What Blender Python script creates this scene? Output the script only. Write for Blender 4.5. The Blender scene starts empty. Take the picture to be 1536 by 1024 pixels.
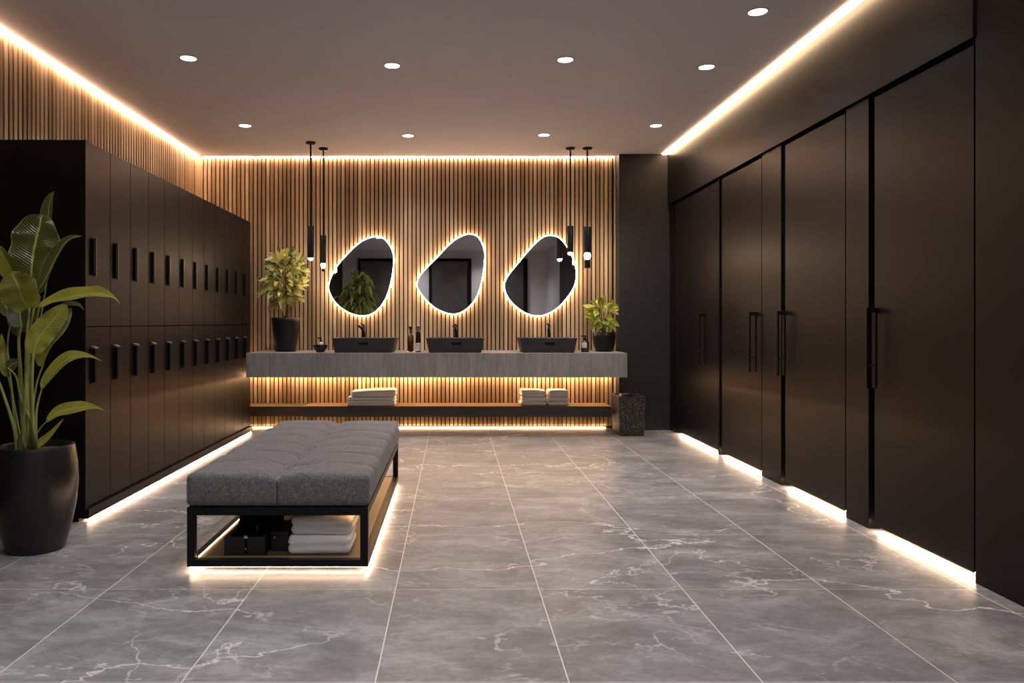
import bpy, bmesh, math, random
from mathutils import Vector, Matrix, noise

random.seed(7)
C = bpy.context.scene.collection
PI = math.pi
F, CX, CY, EYE = 1150.0, 680.0, 484.0, 1.15      # focal length in px of a 1536 px wide frame, vanishing point, eye height


def P(x, y, Y):
    """world point seen at pixel (x, y) at distance Y from the camera"""
    return Vector(((x - CX) / F * Y, Y, EYE - (y - CY) / F * Y))


# ------------------------------------------------------------------ materials
class NT:
    def __init__(self, name):
        self.m = bpy.data.materials.new(name)
        self.m.use_nodes = True
        self.t = self.m.node_tree
        self.b = self.t.nodes['Principled BSDF']
        self.out = self.t.nodes['Material Output']

    def n(self, typ, **kw):
        nd = self.t.nodes.new(typ)
        for k, v in kw.items():
            setattr(nd, k, v)
        return nd

    def link(self, a, b):
        self.t.links.new(a, b)

    def put(self, sock, v):
        if hasattr(v, 'links'):
            self.link(v, sock)
        else:
            sock.default_value = v

    def math(self, op, a, b=0.0, c=None, clamp=False):
        nd = self.n('ShaderNodeMath', operation=op, use_clamp=clamp)
        self.put(nd.inputs[0], a)
        self.put(nd.inputs[1], b)
        if c is not None:
            self.put(nd.inputs[2], c)
        return nd.outputs[0]

    def pos(self, scale=(1, 1, 1), rot=(0, 0, 0), loc=(0, 0, 0), coord='Position'):
        if coord == 'Position':
            s = self.n('ShaderNodeNewGeometry').outputs['Position']
        else:
            s = self.n('ShaderNodeTexCoord').outputs[coord]
        mp = self.n('ShaderNodeMapping')
        mp.inputs['Scale'].default_value = scale
        mp.inputs['Rotation'].default_value = rot
        mp.inputs['Location'].default_value = loc
        self.link(s, mp.inputs['Vector'])
        return mp.outputs[0]

    def noise(self, vec, scale=5.0, detail=4.0, rough=0.5, dist=0.0):
        nd = self.n('ShaderNodeTexNoise')
        self.link(vec, nd.inputs['Vector'])
        nd.inputs['Scale'].default_value = scale
        nd.inputs['Detail'].default_value = detail
        nd.inputs['Roughness'].default_value = rough
        nd.inputs['Distortion'].default_value = dist
        return nd.outputs['Fac']

    def ramp(self, fac, stops):
        nd = self.n('ShaderNodeValToRGB')
        els = nd.color_ramp.elements
        while len(els) < len(stops):
            els.new(0.5)
        for e, (p, col) in zip(els, stops):
            e.position = p
            e.color = (*col, 1) if len(col) == 3 else col
        self.link(fac, nd.inputs['Fac'])
        return nd.outputs['Color']

    def mix(self, fac, a, b, blend='MIX'):
        nd = self.n('ShaderNodeMix', data_type='RGBA', blend_type=blend)
        self.put(nd.inputs['Factor'], fac)
        for s, v in ((nd.inputs[6], a), (nd.inputs[7], b)):
            if isinstance(v, tuple):
                s.default_value = (*v, 1) if len(v) == 3 else v
            else:
                self.link(v, s)
        return nd.outputs[2]

    def bump(self, h, strength=0.2, dist=0.01):
        nd = self.n('ShaderNodeBump')
        nd.inputs['Strength'].default_value = strength
        nd.inputs['Distance'].default_value = dist
        self.link(h, nd.inputs['Height'])
        self.link(nd.outputs[0], self.b.inputs['Normal'])

    def base(self, v):
        s = self.b.inputs['Base Color']
        if isinstance(v, tuple):
            s.default_value = (*v, 1)
        else:
            self.link(v, s)

    def set(self, rough=None, metal=None, spec=None, coat=None):
        if rough is not None:
            self.put(self.b.inputs['Roughness'], rough)
        if metal is not None:
            self.b.inputs['Metallic'].default_value = metal
        if spec is not None:
            self.b.inputs['Specular IOR Level'].default_value = spec
        if coat is not None:
            self.b.inputs['Coat Weight'].default_value = coat


def plain(name, col, rough=0.5, metal=0.0, spec=0.5, var=0.12, scale=30.0, bump=0.0):
    """a plain surface with a faint mottling of its colour"""
    k = NT(name)
    f = k.noise(k.pos(), scale, 3)
    lo = tuple(c * (1 - var) for c in col)
    hi = tuple(min(1, c * (1 + var)) for c in col)
    k.base(k.ramp(f, [(0.3, lo), (0.7, hi)]))
    k.set(rough, metal, spec)
    if bump:
        k.bump(k.noise(k.pos(), scale * 8, 2), bump, 0.002)
    return k.m


def emit(name, col, strength):
    k = NT(name)
    k.base((0.8, 0.8, 0.8))
    k.b.inputs['Emission Color'].default_value = (*col, 1)
    k.b.inputs['Emission Strength'].default_value = strength
    return k.m


WARM = (1.0, 0.66, 0.43)
M = {}


def build_materials():
    # ---- floor: grey marble tiles 0.62 x 0.855 m with thin pale joints
    k = NT('grey_marble_tile')
    g = k.n('ShaderNodeNewGeometry').outputs['Position']
    sep = k.n('ShaderNodeSeparateXYZ')
    k.link(g, sep.inputs[0])
    tx = k.math('DIVIDE', k.math('ADD', sep.outputs[0], 0.25 + 6.2), 0.62)
    ty = k.math('DIVIDE', k.math('ADD', sep.outputs[1], -3.31 + 8.55), 0.855)
    fx, fy = k.math('FRACT', tx), k.math('FRACT', ty)
    ex = k.math('MULTIPLY', k.math('MINIMUM', fx, k.math('SUBTRACT', 1.0, fx)), 0.62)
    ey = k.math('MULTIPLY', k.math('MINIMUM', fy, k.math('SUBTRACT', 1.0, fy)), 0.855)
    jx = k.math('LESS_THAN', ex, 0.0022)
    jy = k.math('MULTIPLY', k.math('LESS_THAN', ey, 0.0022), 0.6)
    joint = k.math('MAXIMUM', jx, jy)
    cmb = k.n('ShaderNodeCombineXYZ')
    k.link(k.math('FLOOR', tx), cmb.inputs[0])
    k.link(k.math('FLOOR', ty), cmb.inputs[1])
    wn = k.n('ShaderNodeTexWhiteNoise', noise_dimensions='3D')
    k.link(cmb.outputs[0], wn.inputs['Vector'])
    # cloudy mottling drawn out across the room
    off = k.n('ShaderNodeVectorMath', operation='MULTIPLY_ADD')
    k.link(wn.outputs['Color'], off.inputs[0])
    off.inputs[1].default_value = (0.6, 0.6, 0)
    k.link(g, off.inputs[2])
    mp = k.n('ShaderNodeMapping')
    mp.inputs['Rotation'].default_value = (0, 0, 0.6)
    mp.inputs['Scale'].default_value = (1.5, 2.7, 1)
    k.link(off.outputs[0], mp.inputs[0])
    cloud = k.noise(mp.outputs[0], 1.3, 8, 0.62, 0.9)
    fine = k.noise(mp.outputs[0], 11, 10, 0.75, 1.2)
    mott = k.noise(k.pos((1, 1.7, 1), (0, 0, -0.5)), 3.2, 12, 0.72, 1.1)
    body = k.ramp(k.math('ADD', k.math('MULTIPLY', cloud, 0.45), k.math('ADD', k.math('MULTIPLY', fine, 0.27), k.math('MULTIPLY', mott, 0.28))),
                  [(0.40, (0.132, 0.131, 0.133)), (0.5, (0.205, 0.203, 0.206)), (0.61, (0.335, 0.333, 0.338))])
    body = k.mix(k.math('MULTIPLY', wn.outputs['Value'], 0.16), body, (0.125, 0.122, 0.121))

    def vein(scale, rot, width, gate_scale, gate_lo, seed, sc=(1, 1, 1), dist=0.7, det=5):
        v = k.pos(sc, (0, 0, rot), (seed, seed * 1.7, 0))
        a = k.noise(v, scale, det, 0.56, dist)
        d = k.math('ABSOLUTE', k.math('SUBTRACT', a, 0.5))
        line = k.math('SUBTRACT', 1.0, k.math('DIVIDE', d, width), clamp=True)
        gate = k.noise(k.pos((1, 1, 1), (0, 0, 0), (seed * 3.1, 2, 0)), gate_scale, 2)
        gg = k.math('MULTIPLY', k.math('SUBTRACT', gate, gate_lo), 6.0, clamp=True)
        return k.math('MULTIPLY', line, gg)

    v1 = vein(0.42, 0.5, 0.0034, 0.9, 0.36, 3.3, (0.8, 1.6, 1), 0.12, 9)
    v2 = vein(0.9, -0.6, 0.0042, 1.3, 0.49, 9.1, (1, 1, 1), 0.15, 9)
    v3 = vein(2.6, 0.2, 0.012, 2.2, 0.5, 5.7, (0.8, 1.5, 1), 0.5, 9)
    veins = k.math('MAXIMUM', k.math('MULTIPLY', v1, 1.0),
                   k.math('MAXIMUM', k.math('MULTIPLY', v2, 0.9), k.math('MULTIPLY', v3, 0.45)))
    col = k.mix(veins, body, (0.60, 0.585, 0.575))
    col = k.mix(joint, col, (0.60, 0.57, 0.54))
    k.base(col)
    k.set(rough=k.math('ADD', k.math('MULTIPLY', cloud, 0.16), k.math('ADD', 0.25, k.math('MULTIPLY', joint, 0.3))), spec=0.05)
    k.bump(k.noise(k.pos((1, 1, 1)), 60, 5), 0.05, 0.004)
    M['floor'] = k.m

    M['ceiling'] = plain('ceiling_plaster', (0.76, 0.72, 0.745), 0.85, var=0.03, scale=1.3, bump=0.03)
    M['rear_plaster'] = plain('grey_plaster', (0.62, 0.60, 0.60), 0.7, var=0.10, scale=1.8)

    # ---- timber slats: every slat its own tone, grain along the height
    k = NT('oak_slat')
    isl = k.n('ShaderNodeNewGeometry').outputs['Random Per Island']
    grain = k.noise(k.pos((26, 26, 1.1)), 3.0, 6, 0.6, 0.6)
    patch = k.noise(k.pos((3, 3, 0.5)), 2.0, 3)
    tone = k.math('ADD', k.math('MULTIPLY', isl, 0.62), k.math('MULTIPLY', grain, 0.45))
    c1 = k.ramp(tone, [(0.12, (0.24, 0.15, 0.080)), (0.5, (0.50, 0.335, 0.19)), (0.88, (0.70, 0.52, 0.33))])
    c1 = k.mix(k.ramp(patch, [(0.4, (0, 0, 0)), (0.75, (0.55, 0.55, 0.55))]), c1, (0.27, 0.18, 0.11))
    k.base(c1)
    k.set(0.5, spec=0.35)
    k.bump(grain, 0.12, 0.003)
    M['slat'] = k.m
    M['slat_back'] = plain('black_felt_backing', (0.012, 0.010, 0.009), 0.9)

    # ---- satin near-black joinery
    for nm, col, r in (('black', (0.0085, 0.0072, 0.0078), 0.37), ('black_dark', (0.004, 0.0037, 0.0037), 0.6),
                       ('locker', (0.0085, 0.0068, 0.0078), 0.38), ('metal_black', (0.010, 0.0095, 0.0095), 0.36)):
        M[nm] = plain('satin_' + nm, col, r, 0.0, 0.11, 0.10, 6.0)
    M['handle'] = plain('dark_bronze_metal', (0.035, 0.028, 0.026), 0.28, 0.85)
    M['cap'] = plain('brushed_grey_metal', (0.34, 0.32, 0.31), 0.33, 0.9)
    M['pin'] = plain('steel_pin', (0.5, 0.48, 0.47), 0.25, 1.0)
    M['rear_door'] = plain('grey_door_panel', (0.065, 0.062, 0.064), 0.4, var=0.2, scale=3)
    M['charcoal_wall'] = plain('charcoal_render', (0.013, 0.0127, 0.0142), 0.75, var=0.18, scale=14, bump=0.06)

    # ---- grey worktop: vertical-grained stone laminate
    k = NT('grey_grained_worktop')
    g1 = k.noise(k.pos((16, 9, 1.8)), 2.2, 8, 0.62, 0.9)
    g2 = k.noise(k.pos((1.2, 1.2, 0.8)), 2.0, 4)
    f = k.math('ADD', k.math('MULTIPLY', g1, 0.65), k.math('MULTIPLY', g2, 0.35))
    k.base(k.ramp(f, [(0.34, (0.165, 0.153, 0.150)), (0.5, (0.225, 0.211, 0.207)), (0.66, (0.30, 0.284, 0.278))]))
    k.set(0.55, spec=0.4)
    k.bump(g1, 0.08, 0.003)
    M['worktop'] = k.m
    # ---- dark shelf with wooden top
    k = NT('dark_stained_shelf')
    g1 = k.noise(k.pos((1.2, 22, 22)), 2.0, 6, 0.6, 0.4)
    k.base(k.ramp(g1, [(0.3, (0.045, 0.038, 0.036)), (0.7, (0.085, 0.074, 0.070))]))
    k.set(0.45)
    M['shelf_dark'] = k.m
    k = NT('brown_shelf_wood')
    g1 = k.noise(k.pos((1.2, 22, 22)), 2.0, 6, 0.6, 0.4)
    k.base(k.ramp(g1, [(0.3, (0.17, 0.098, 0.05)), (0.7, (0.28, 0.17, 0.09))]))
    k.set(0.42)
    M['shelf_wood'] = k.m
    k = NT('brown_shelf_dark_wood')
    g1 = k.noise(k.pos((1.2, 22, 22)), 2.0, 6, 0.6, 0.4)
    k.base(k.ramp(g1, [(0.3, (0.060, 0.034, 0.017)), (0.7, (0.10, 0.058, 0.03))]))
    k.set(0.42)
    M['shelf_brown'] = k.m

    # ---- heathered grey upholstery
    k = NT('heather_grey_fabric')
    a = k.noise(k.pos((1, 1, 1)), 210, 3, 0.7)
    b = k.noise(k.pos((1, 1, 1)), 60, 4, 0.7)
    f = k.math('ADD', k.math('MULTIPLY', a, 0.7), k.math('MULTIPLY', b, 0.3))
    k.base(k.ramp(f, [(0.36, (0.058, 0.055, 0.055)), (0.5, (0.125, 0.118, 0.118)), (0.64, (0.235, 0.222, 0.222))]))
    k.set(0.95, spec=0.2)
    k.b.inputs['Sheen Weight'].default_value = 0.12
    k.bump(a, 0.35, 0.003)
    M['fabric'] = k.m
    M['seam'] = plain('seam_groove_shade', (0.035, 0.033, 0.034), 0.9)  # near-black that paints shade into the cushion's seam grooves
    M['bench_plate'] = plain('bronze_bench_shelf', (0.20, 0.135, 0.075), 0.34, 0.2, 0.5, 0.05, 2)

    # ---- towels
    k = NT('white_terry')
    a = k.noise(k.pos((1, 1, 1)), 260, 2, 0.7)
    k.base(k.ramp(a, [(0.3, (0.80, 0.78, 0.77)), (0.7, (0.93, 0.92, 0.91))]))
    k.set(0.95, spec=0.15)
    k.b.inputs['Sheen Weight'].default_value = 0.3
    k.bump(a, 0.5, 0.004)
    M['towel'] = k.m
    M['dark_towel'] = plain('charcoal_terry', (0.035, 0.032, 0.031), 0.8, var=0.3, scale=120, bump=0.3)
    M['pale_wood'] = plain('pale_wood', (0.55, 0.38, 0.24), 0.5)

    # ---- ceramics, pots, glass
    M['basin'] = plain('matte_charcoal_ceramic', (0.032, 0.031, 0.032), 0.5, 0, 0.4, 0.15, 8)
    M['tap'] = plain('matte_black_tap', (0.012, 0.011, 0.011), 0.3, 0.3)
    M['pot'] = plain('black_glazed_pot', (0.014, 0.0125, 0.012), 0.30, 0, 0.5, 0.2, 5)
    M['pot_matte'] = plain('matte_black_pot', (0.009, 0.0088, 0.009), 0.40, 0, 0.35, 0.2, 6)
    M['soil'] = plain('potting_soil', (0.045, 0.028, 0.018), 0.95, var=0.6, scale=60, bump=0.8)
    M['amber_glass'] = plain('dark_amber_glass', (0.035, 0.016, 0.009), 0.1, 0, 0.6)
    M['bottle_black'] = plain('black_bottle', (0.012, 0.011, 0.011), 0.22)
    M['label'] = plain('cream_label', (0.62, 0.55, 0.50), 0.6)
    M['chrome'] = plain('polished_chrome', (0.7, 0.66, 0.62), 0.12, 1.0)
    M['leather'] = plain('black_leather', (0.012, 0.011, 0.011), 0.5, 0, 0.5, 0.2, 20, 0.1)
    M['brass'] = plain('brass_edge', (0.60, 0.42, 0.22), 0.3, 0.9)

    # speckled basket
    k = NT('speckled_black_weave')
    vo = k.n('ShaderNodeTexVoronoi')
    k.link(k.pos((1, 1, 1)), vo.inputs['Vector'])
    vo.inputs['Scale'].default_value = 88
    f = k.math('LESS_THAN', vo.outputs['Distance'], 0.36)
    pk = k.math('GREATER_THAN', k.noise(k.pos(), 40, 2), 0.42)
    col = k.mix(k.math('MULTIPLY', f, pk), (0.010, 0.009, 0.009), (0.15, 0.13, 0.115))
    k.base(col)
    k.set(0.6)
    k.bump(vo.outputs['Distance'], 0.6, 0.006)
    M['basket'] = k.m
    M['basket_rim'] = plain('basket_rim', (0.03, 0.027, 0.026), 0.4)

    # mirror
    k = NT('tinted_mirror')
    k.base((0.90, 0.89, 0.89))
    k.set(0.015, 1.0)
    M['mirror'] = k.m

    # ---- foliage
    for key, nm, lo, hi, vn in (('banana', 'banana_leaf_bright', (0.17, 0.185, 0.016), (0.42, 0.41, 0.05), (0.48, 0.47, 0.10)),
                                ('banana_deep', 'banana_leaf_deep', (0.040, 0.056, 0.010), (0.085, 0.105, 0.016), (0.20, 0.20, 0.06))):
        k = NT(nm)
        uv = k.n('ShaderNodeTexCoord').outputs['UV']
        s = k.n('ShaderNodeSeparateXYZ')
        k.link(uv, s.inputs[0])
        au = k.math('ABSOLUTE', s.outputs[0])
        ph = k.math('SUBTRACT', k.math('MULTIPLY', s.outputs[1], 190.0), k.math('MULTIPLY', au, 26.0))
        w = k.math('SINE', k.math('ADD', ph, k.math('MULTIPLY', k.noise(k.pos(), 14, 2), 3.0)))
        rib = k.math('LESS_THAN', au, 0.055)
        nse = k.noise(k.pos(), 7, 3)
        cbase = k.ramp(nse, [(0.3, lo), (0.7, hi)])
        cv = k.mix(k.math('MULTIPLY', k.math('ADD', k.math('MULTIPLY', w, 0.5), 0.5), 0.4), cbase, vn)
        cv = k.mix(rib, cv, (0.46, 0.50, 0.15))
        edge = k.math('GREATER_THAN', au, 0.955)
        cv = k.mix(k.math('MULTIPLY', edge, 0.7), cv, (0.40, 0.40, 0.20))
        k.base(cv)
        k.set(0.30, spec=0.6)
        k.b.inputs['Subsurface Weight'].default_value = 0.0
        k.bump(w, 0.35, 0.005)
        # a little light passes through the blade
        tr = k.n('ShaderNodeBsdfTranslucent')
        k.link(cv, tr.inputs['Color'])
        mx = k.n('ShaderNodeMixShader')
        mx.inputs[0].default_value = 0.2
        k.link(k.b.outputs[0], mx.inputs[1])
        k.link(tr.outputs[0], mx.inputs[2])
        k.link(mx.outputs[0], k.out.inputs[0])
        M[key] = k.m
    k = NT('banana_leaf_pale_underside')
    nse = k.noise(k.pos((8, 8, 40)), 3, 3)
    k.base(k.ramp(nse, [(0.3, (0.24, 0.28, 0.12)), (0.7, (0.42, 0.42, 0.26))]))
    k.set(0.5)
    M['banana_pale'] = k.m
    k = NT('banana_stalk')
    nse = k.noise(k.pos((20, 20, 2)), 3, 3)
    k.base(k.ramp(nse, [(0.3, (0.17, 0.20, 0.045)), (0.7, (0.36, 0.38, 0.11))]))
    k.set(0.4)
    M['stalk'] = k.m
    for nm, lo, hi in (('variegated', (0.075, 0.11, 0.018), (0.68, 0.63, 0.20)), ('lime', (0.09, 0.13, 0.015), (0.55, 0.55, 0.09)),
                       ('deepgreen', (0.06, 0.10, 0.02), (0.30, 0.34, 0.09))):
        k = NT(nm + '_leaf')
        isl = k.n('ShaderNodeNewGeometry').outputs['Random Per Island']
        nz = k.noise(k.pos(), 36, 3)
        f = k.math('ADD', k.math('MULTIPLY', isl, 0.75), k.math('MULTIPLY', nz, 0.5))
        k.base(k.ramp(f, [(0.25, lo), (0.9, hi)]))
        k.set(0.42)
        tr = k.n('ShaderNodeBsdfTranslucent')
        k.link(k.b.inputs['Base Color'].links[0].from_socket, tr.inputs['Color'])
        mx = k.n('ShaderNodeMixShader')
        mx.inputs[0].default_value = 0.22
        k.link(k.b.outputs[0], mx.inputs[1])
        k.link(tr.outputs[0], mx.inputs[2])
        k.link(mx.outputs[0], k.out.inputs[0])
        M[nm] = k.m
    M['bark'] = plain('brown_bark', (0.075, 0.05, 0.032), 0.8, var=0.4, scale=60, bump=0.4)

    # ---- lamps
    M['lens'] = emit('downlight_lens', (1.0, 0.93, 0.88), 9)
    M['strip_ceiling'] = emit('ceiling_light_strip', WARM, 58)
    M['strip_slats'] = emit('slat_wall_light_strip', WARM, 125)
    M['strip_right'] = emit('right_light_strip', (1.0, 0.66, 0.38), 24)
    M['strip_floor'] = emit('plinth_light_strip', WARM, 48)
    M['strip_back'] = emit('wall_foot_strip', (1.0, 0.62, 0.31), 24)
    M['strip_counter'] = emit('counter_light_strip', (1.0, 0.62, 0.31), 46)
    M['strip_bench'] = emit('bench_light_strip', WARM, 44)
    M['strip_door'] = emit('door_light_strip', WARM, 75)
    M['inner'] = emit('bench_inner_strip', (1.0, 0.57, 0.24), 14)
    M['halo'] = emit('mirror_halo', (1.0, 0.65, 0.41), 18)
    M['bulb'] = emit('pendant_bulb', (1.0, 0.74, 0.48), 90)
    M['trim_ring'] = plain('white_trim_ring', (0.6, 0.58, 0.57), 0.5)
    M['frosted'] = plain('frosted_profile', (0.6, 0.55, 0.5), 0.5)


build_materials()


# ------------------------------------------------------------------ mesh helpers
class MB:
    """collects shapes in world coordinates, then links them as ONE mesh object"""

    def __init__(self):
        self.bm = bmesh.new()
        self.uv = self.bm.loops.layers.uv.new('UVMap')

    def _mi(self, faces, mi):
        for f in faces:
            f.material_index = mi
        return faces

    def box(self, x0, x1, y0, y1, z0, z1, bevel=0.0, mi=0, seg=2):
        vs = [self.bm.verts.new((x, y, z)) for x in (x0, x1) for y in (y0, y1) for z in (z0, z1)]
        q = [(0, 1, 3, 2), (4, 6, 7, 5), (0, 4, 5, 1), (2, 3, 7, 6), (0, 2, 6, 4), (1, 5, 7, 3)]
        fs = [self.bm.faces.new([vs[i] for i in f]) for f in q]
        self._mi(fs, mi)
        if bevel > 0:
            es = list({e for f in fs for e in f.edges})
            r = bmesh.ops.bevel(self.bm, geom=es, offset=bevel, offset_type='OFFSET', segments=seg, profile=0.5, affect='EDGES')
            self._mi(r['faces'], mi)
        return self

    def loft(self, rings, cap0=True, cap1=True, mi=0, closed=True):
        R = [[self.bm.verts.new(p) for p in r] for r in rings]
        n = len(R[0])
        for a, b in zip(R, R[1:]):
            for i in range(n if closed else n - 1):
                j = (i + 1) % n
                f = self.bm.faces.new((a[i], a[j], b[j], b[i]))
                f.material_index = mi
        if cap0:
            self.bm.faces.new(list(reversed(R[0]))).material_index = mi
        if cap1:
            self.bm.faces.new(R[-1]).material_index = mi
        return self

    def lathe(self, cx, cy, prof, n=40, mi=0, sx=1.0, sy=1.0, cap0=True, cap1=True):
        rings = [[(cx + r * sx * math.cos(2 * PI * i / n), cy + r * sy * math.sin(2 * PI * i / n), z) for i in range(n)] for r, z in prof]
        return self.loft(rings, cap0, cap1, mi)

    def tube(self, pts, rad, n=10, mi=0):
        pts = [Vector(p) for p in pts]
        if not isinstance(rad, (list, tuple)):
            rad = [rad] * len(pts)
        rings = []
        up = Vector((0.3, 0.2, 1)).normalized()
        for i, p in enumerate(pts):
            t = (pts[min(i + 1, len(pts) - 1)] - pts[max(i - 1, 0)]).normalized()
            ref = up if abs(t.dot(up)) < 0.95 else Vector((1, 0, 0))
            a = t.cross(ref).normalized()
            b = t.cross(a).normalized()
            rings.append([p + (a * math.cos(2 * PI * k / n) + b * math.sin(2 * PI * k / n)) * rad[i] for k in range(n)])
        return self.loft(rings, True, True, mi)

    def build(self, name, mat, parent=None, smooth=None, origin=None):
        bmesh.ops.recalc_face_normals(self.bm, faces=self.bm.faces)
        me = bpy.data.meshes.new(name)
        off = origin if origin is not None else (total_loc(parent) if parent else Vector((0, 0, 0)))
        bmesh.ops.translate(self.bm, verts=self.bm.verts, vec=-Vector(off))
        self.bm.to_mesh(me)
        self.bm.free()
        for m in (mat if isinstance(mat, (list, tuple)) else [mat]):
            me.materials.append(m)
        if smooth is not None:
            for p in me.polygons:
                p.use_smooth = True
            if smooth < 180:
                me.set_sharp_from_angle(angle=math.radians(smooth))
        o = bpy.data.objects.new(name, me)
        C.objects.link(o)
        if parent:
            o.parent = parent
        elif origin is not None:
            o.location = origin
        return o


def total_loc(o):
    v = Vector((0, 0, 0))
    while o is not None:
        v += Vector(o.location)
        o = o.parent
    return v


def catmull(pts, n, closed=False):
    pts = [Vector(p) for p in pts]
    out = []
    m = len(pts)
    segs = m if closed else m - 1
    for s in range(segs):
        if closed:
            p0, p1, p2, p3 = pts[(s - 1) % m], pts[s], pts[(s + 1) % m], pts[(s + 2) % m]
        else:
            p0, p1, p2, p3 = pts[max(s - 1, 0)], pts[s], pts[s + 1], pts[min(s + 2, m - 1)]
        for i in range(n):
            t = i / n
            out.append(0.5 * ((2 * p1) + (p2 - p0) * t + (2 * p0 - 5 * p1 + 4 * p2 - p3) * t * t + (3 * p1 - p0 - 3 * p2 + p3) * t ** 3))
    if not closed:
        out.append(pts[-1].copy())
    return out


def tag(o, label, cat, group=None, kind=None):
    o['label'] = label
    o['category'] = cat
    if group:
        o['group'] = group
    if kind:
        o['kind'] = kind
    return o


def thing(name, label, cat, loc, group=None, kind=None):
    o = bpy.data.objects.new(name, None)
    o.empty_display_size = 0.1
    C.objects.link(o)
    o.location = loc
    return tag(o, label, cat, group, kind)


def copy_tree(o, delta=(0, 0, 0), parent=None):
    c = o.copy()
    C.objects.link(c)
    if parent:
        c.parent = parent
    else:
        c.location = Vector(o.location) + Vector(delta)
    for ch in [x for x in bpy.data.objects if x.parent == o]:
        copy_tree(ch, (0, 0, 0), c)
    return c


def rrect(x0, x1, y0, y1, r, z, n=6):
    out = []
    for cx, cy, a in ((x1 - r, y1 - r, 0), (x0 + r, y1 - r, 90), (x0 + r, y0 + r, 180), (x1 - r, y0 + r, 270)):
        for i in range(n + 1):
            t = math.radians(a + 90 * i / n)
            out.append((cx + r * math.cos(t), cy + r * math.sin(t), z))
    return out


def grid_box(sx, sy, sz, nx, ny, nz):
    """vertices and quads of a box surface centred on the origin (shared edges merged later)"""
    vid, vs, fs = {}, [], []

    def v(i, j, k):
        key = (i, j, k)
        if key not in vid:
            vid[key] = len(vs)
            vs.append(Vector((sx * (i / nx - .5), sy * (j / ny - .5), sz * (k / nz - .5))))
        return vid[key]
    for i in range(nx):
        for j in range(ny):
            fs.append((v(i, j, 0), v(i, j + 1, 0), v(i + 1, j + 1, 0), v(i + 1, j, 0)))
            fs.append((v(i, j, nz), v(i + 1, j, nz), v(i + 1, j + 1, nz), v(i, j + 1, nz)))
    for i in range(nx):
        for k in range(nz):
            fs.append((v(i, 0, k), v(i + 1, 0, k), v(i + 1, 0, k + 1), v(i, 0, k + 1)))
            fs.append((v(i, ny, k), v(i, ny, k + 1), v(i + 1, ny, k + 1), v(i + 1, ny, k)))
    for j in range(ny):
        for k in range(nz):
            fs.append((v(0, j, k), v(0, j, k + 1), v(0, j + 1, k + 1), v(0, j + 1, k)))
            fs.append((v(nx, j, k), v(nx, j + 1, k), v(nx, j + 1, k + 1), v(nx, j, k + 1)))
    return vs, fs


def round_box(p, hx, hy, hz, r):
    q = Vector((max(-hx + r, min(hx - r, p.x)), max(-hy + r, min(hy - r, p.y)), max(-hz + r, min(hz - r, p.z))))
    d = p - q
    return q + d.normalized() * r if d.length > 1e-9 else p.copy()


def raw_mesh(mb, vs, fs, mi=0):
    V = [mb.bm.verts.new(v) for v in vs]
    for f in fs:
        mb.bm.faces.new([V[i] for i in f]).material_index = mi
    return mb


# ------------------------------------------------------------------ dimensions
XL, XR = -2.80, 2.32          # slat face of the left wall, right wall plane
YB = 8.37                     # slat face of the back wall
YREAR = -2.80
ZC = 2.96                     # ceiling


def struct(name, mb, mat, label, cat, parent=None, smooth=None):
    o = mb.build(name, mat, parent, smooth)
    if parent is None:
        tag(o, label, cat, None, 'structure')
    return o


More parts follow.
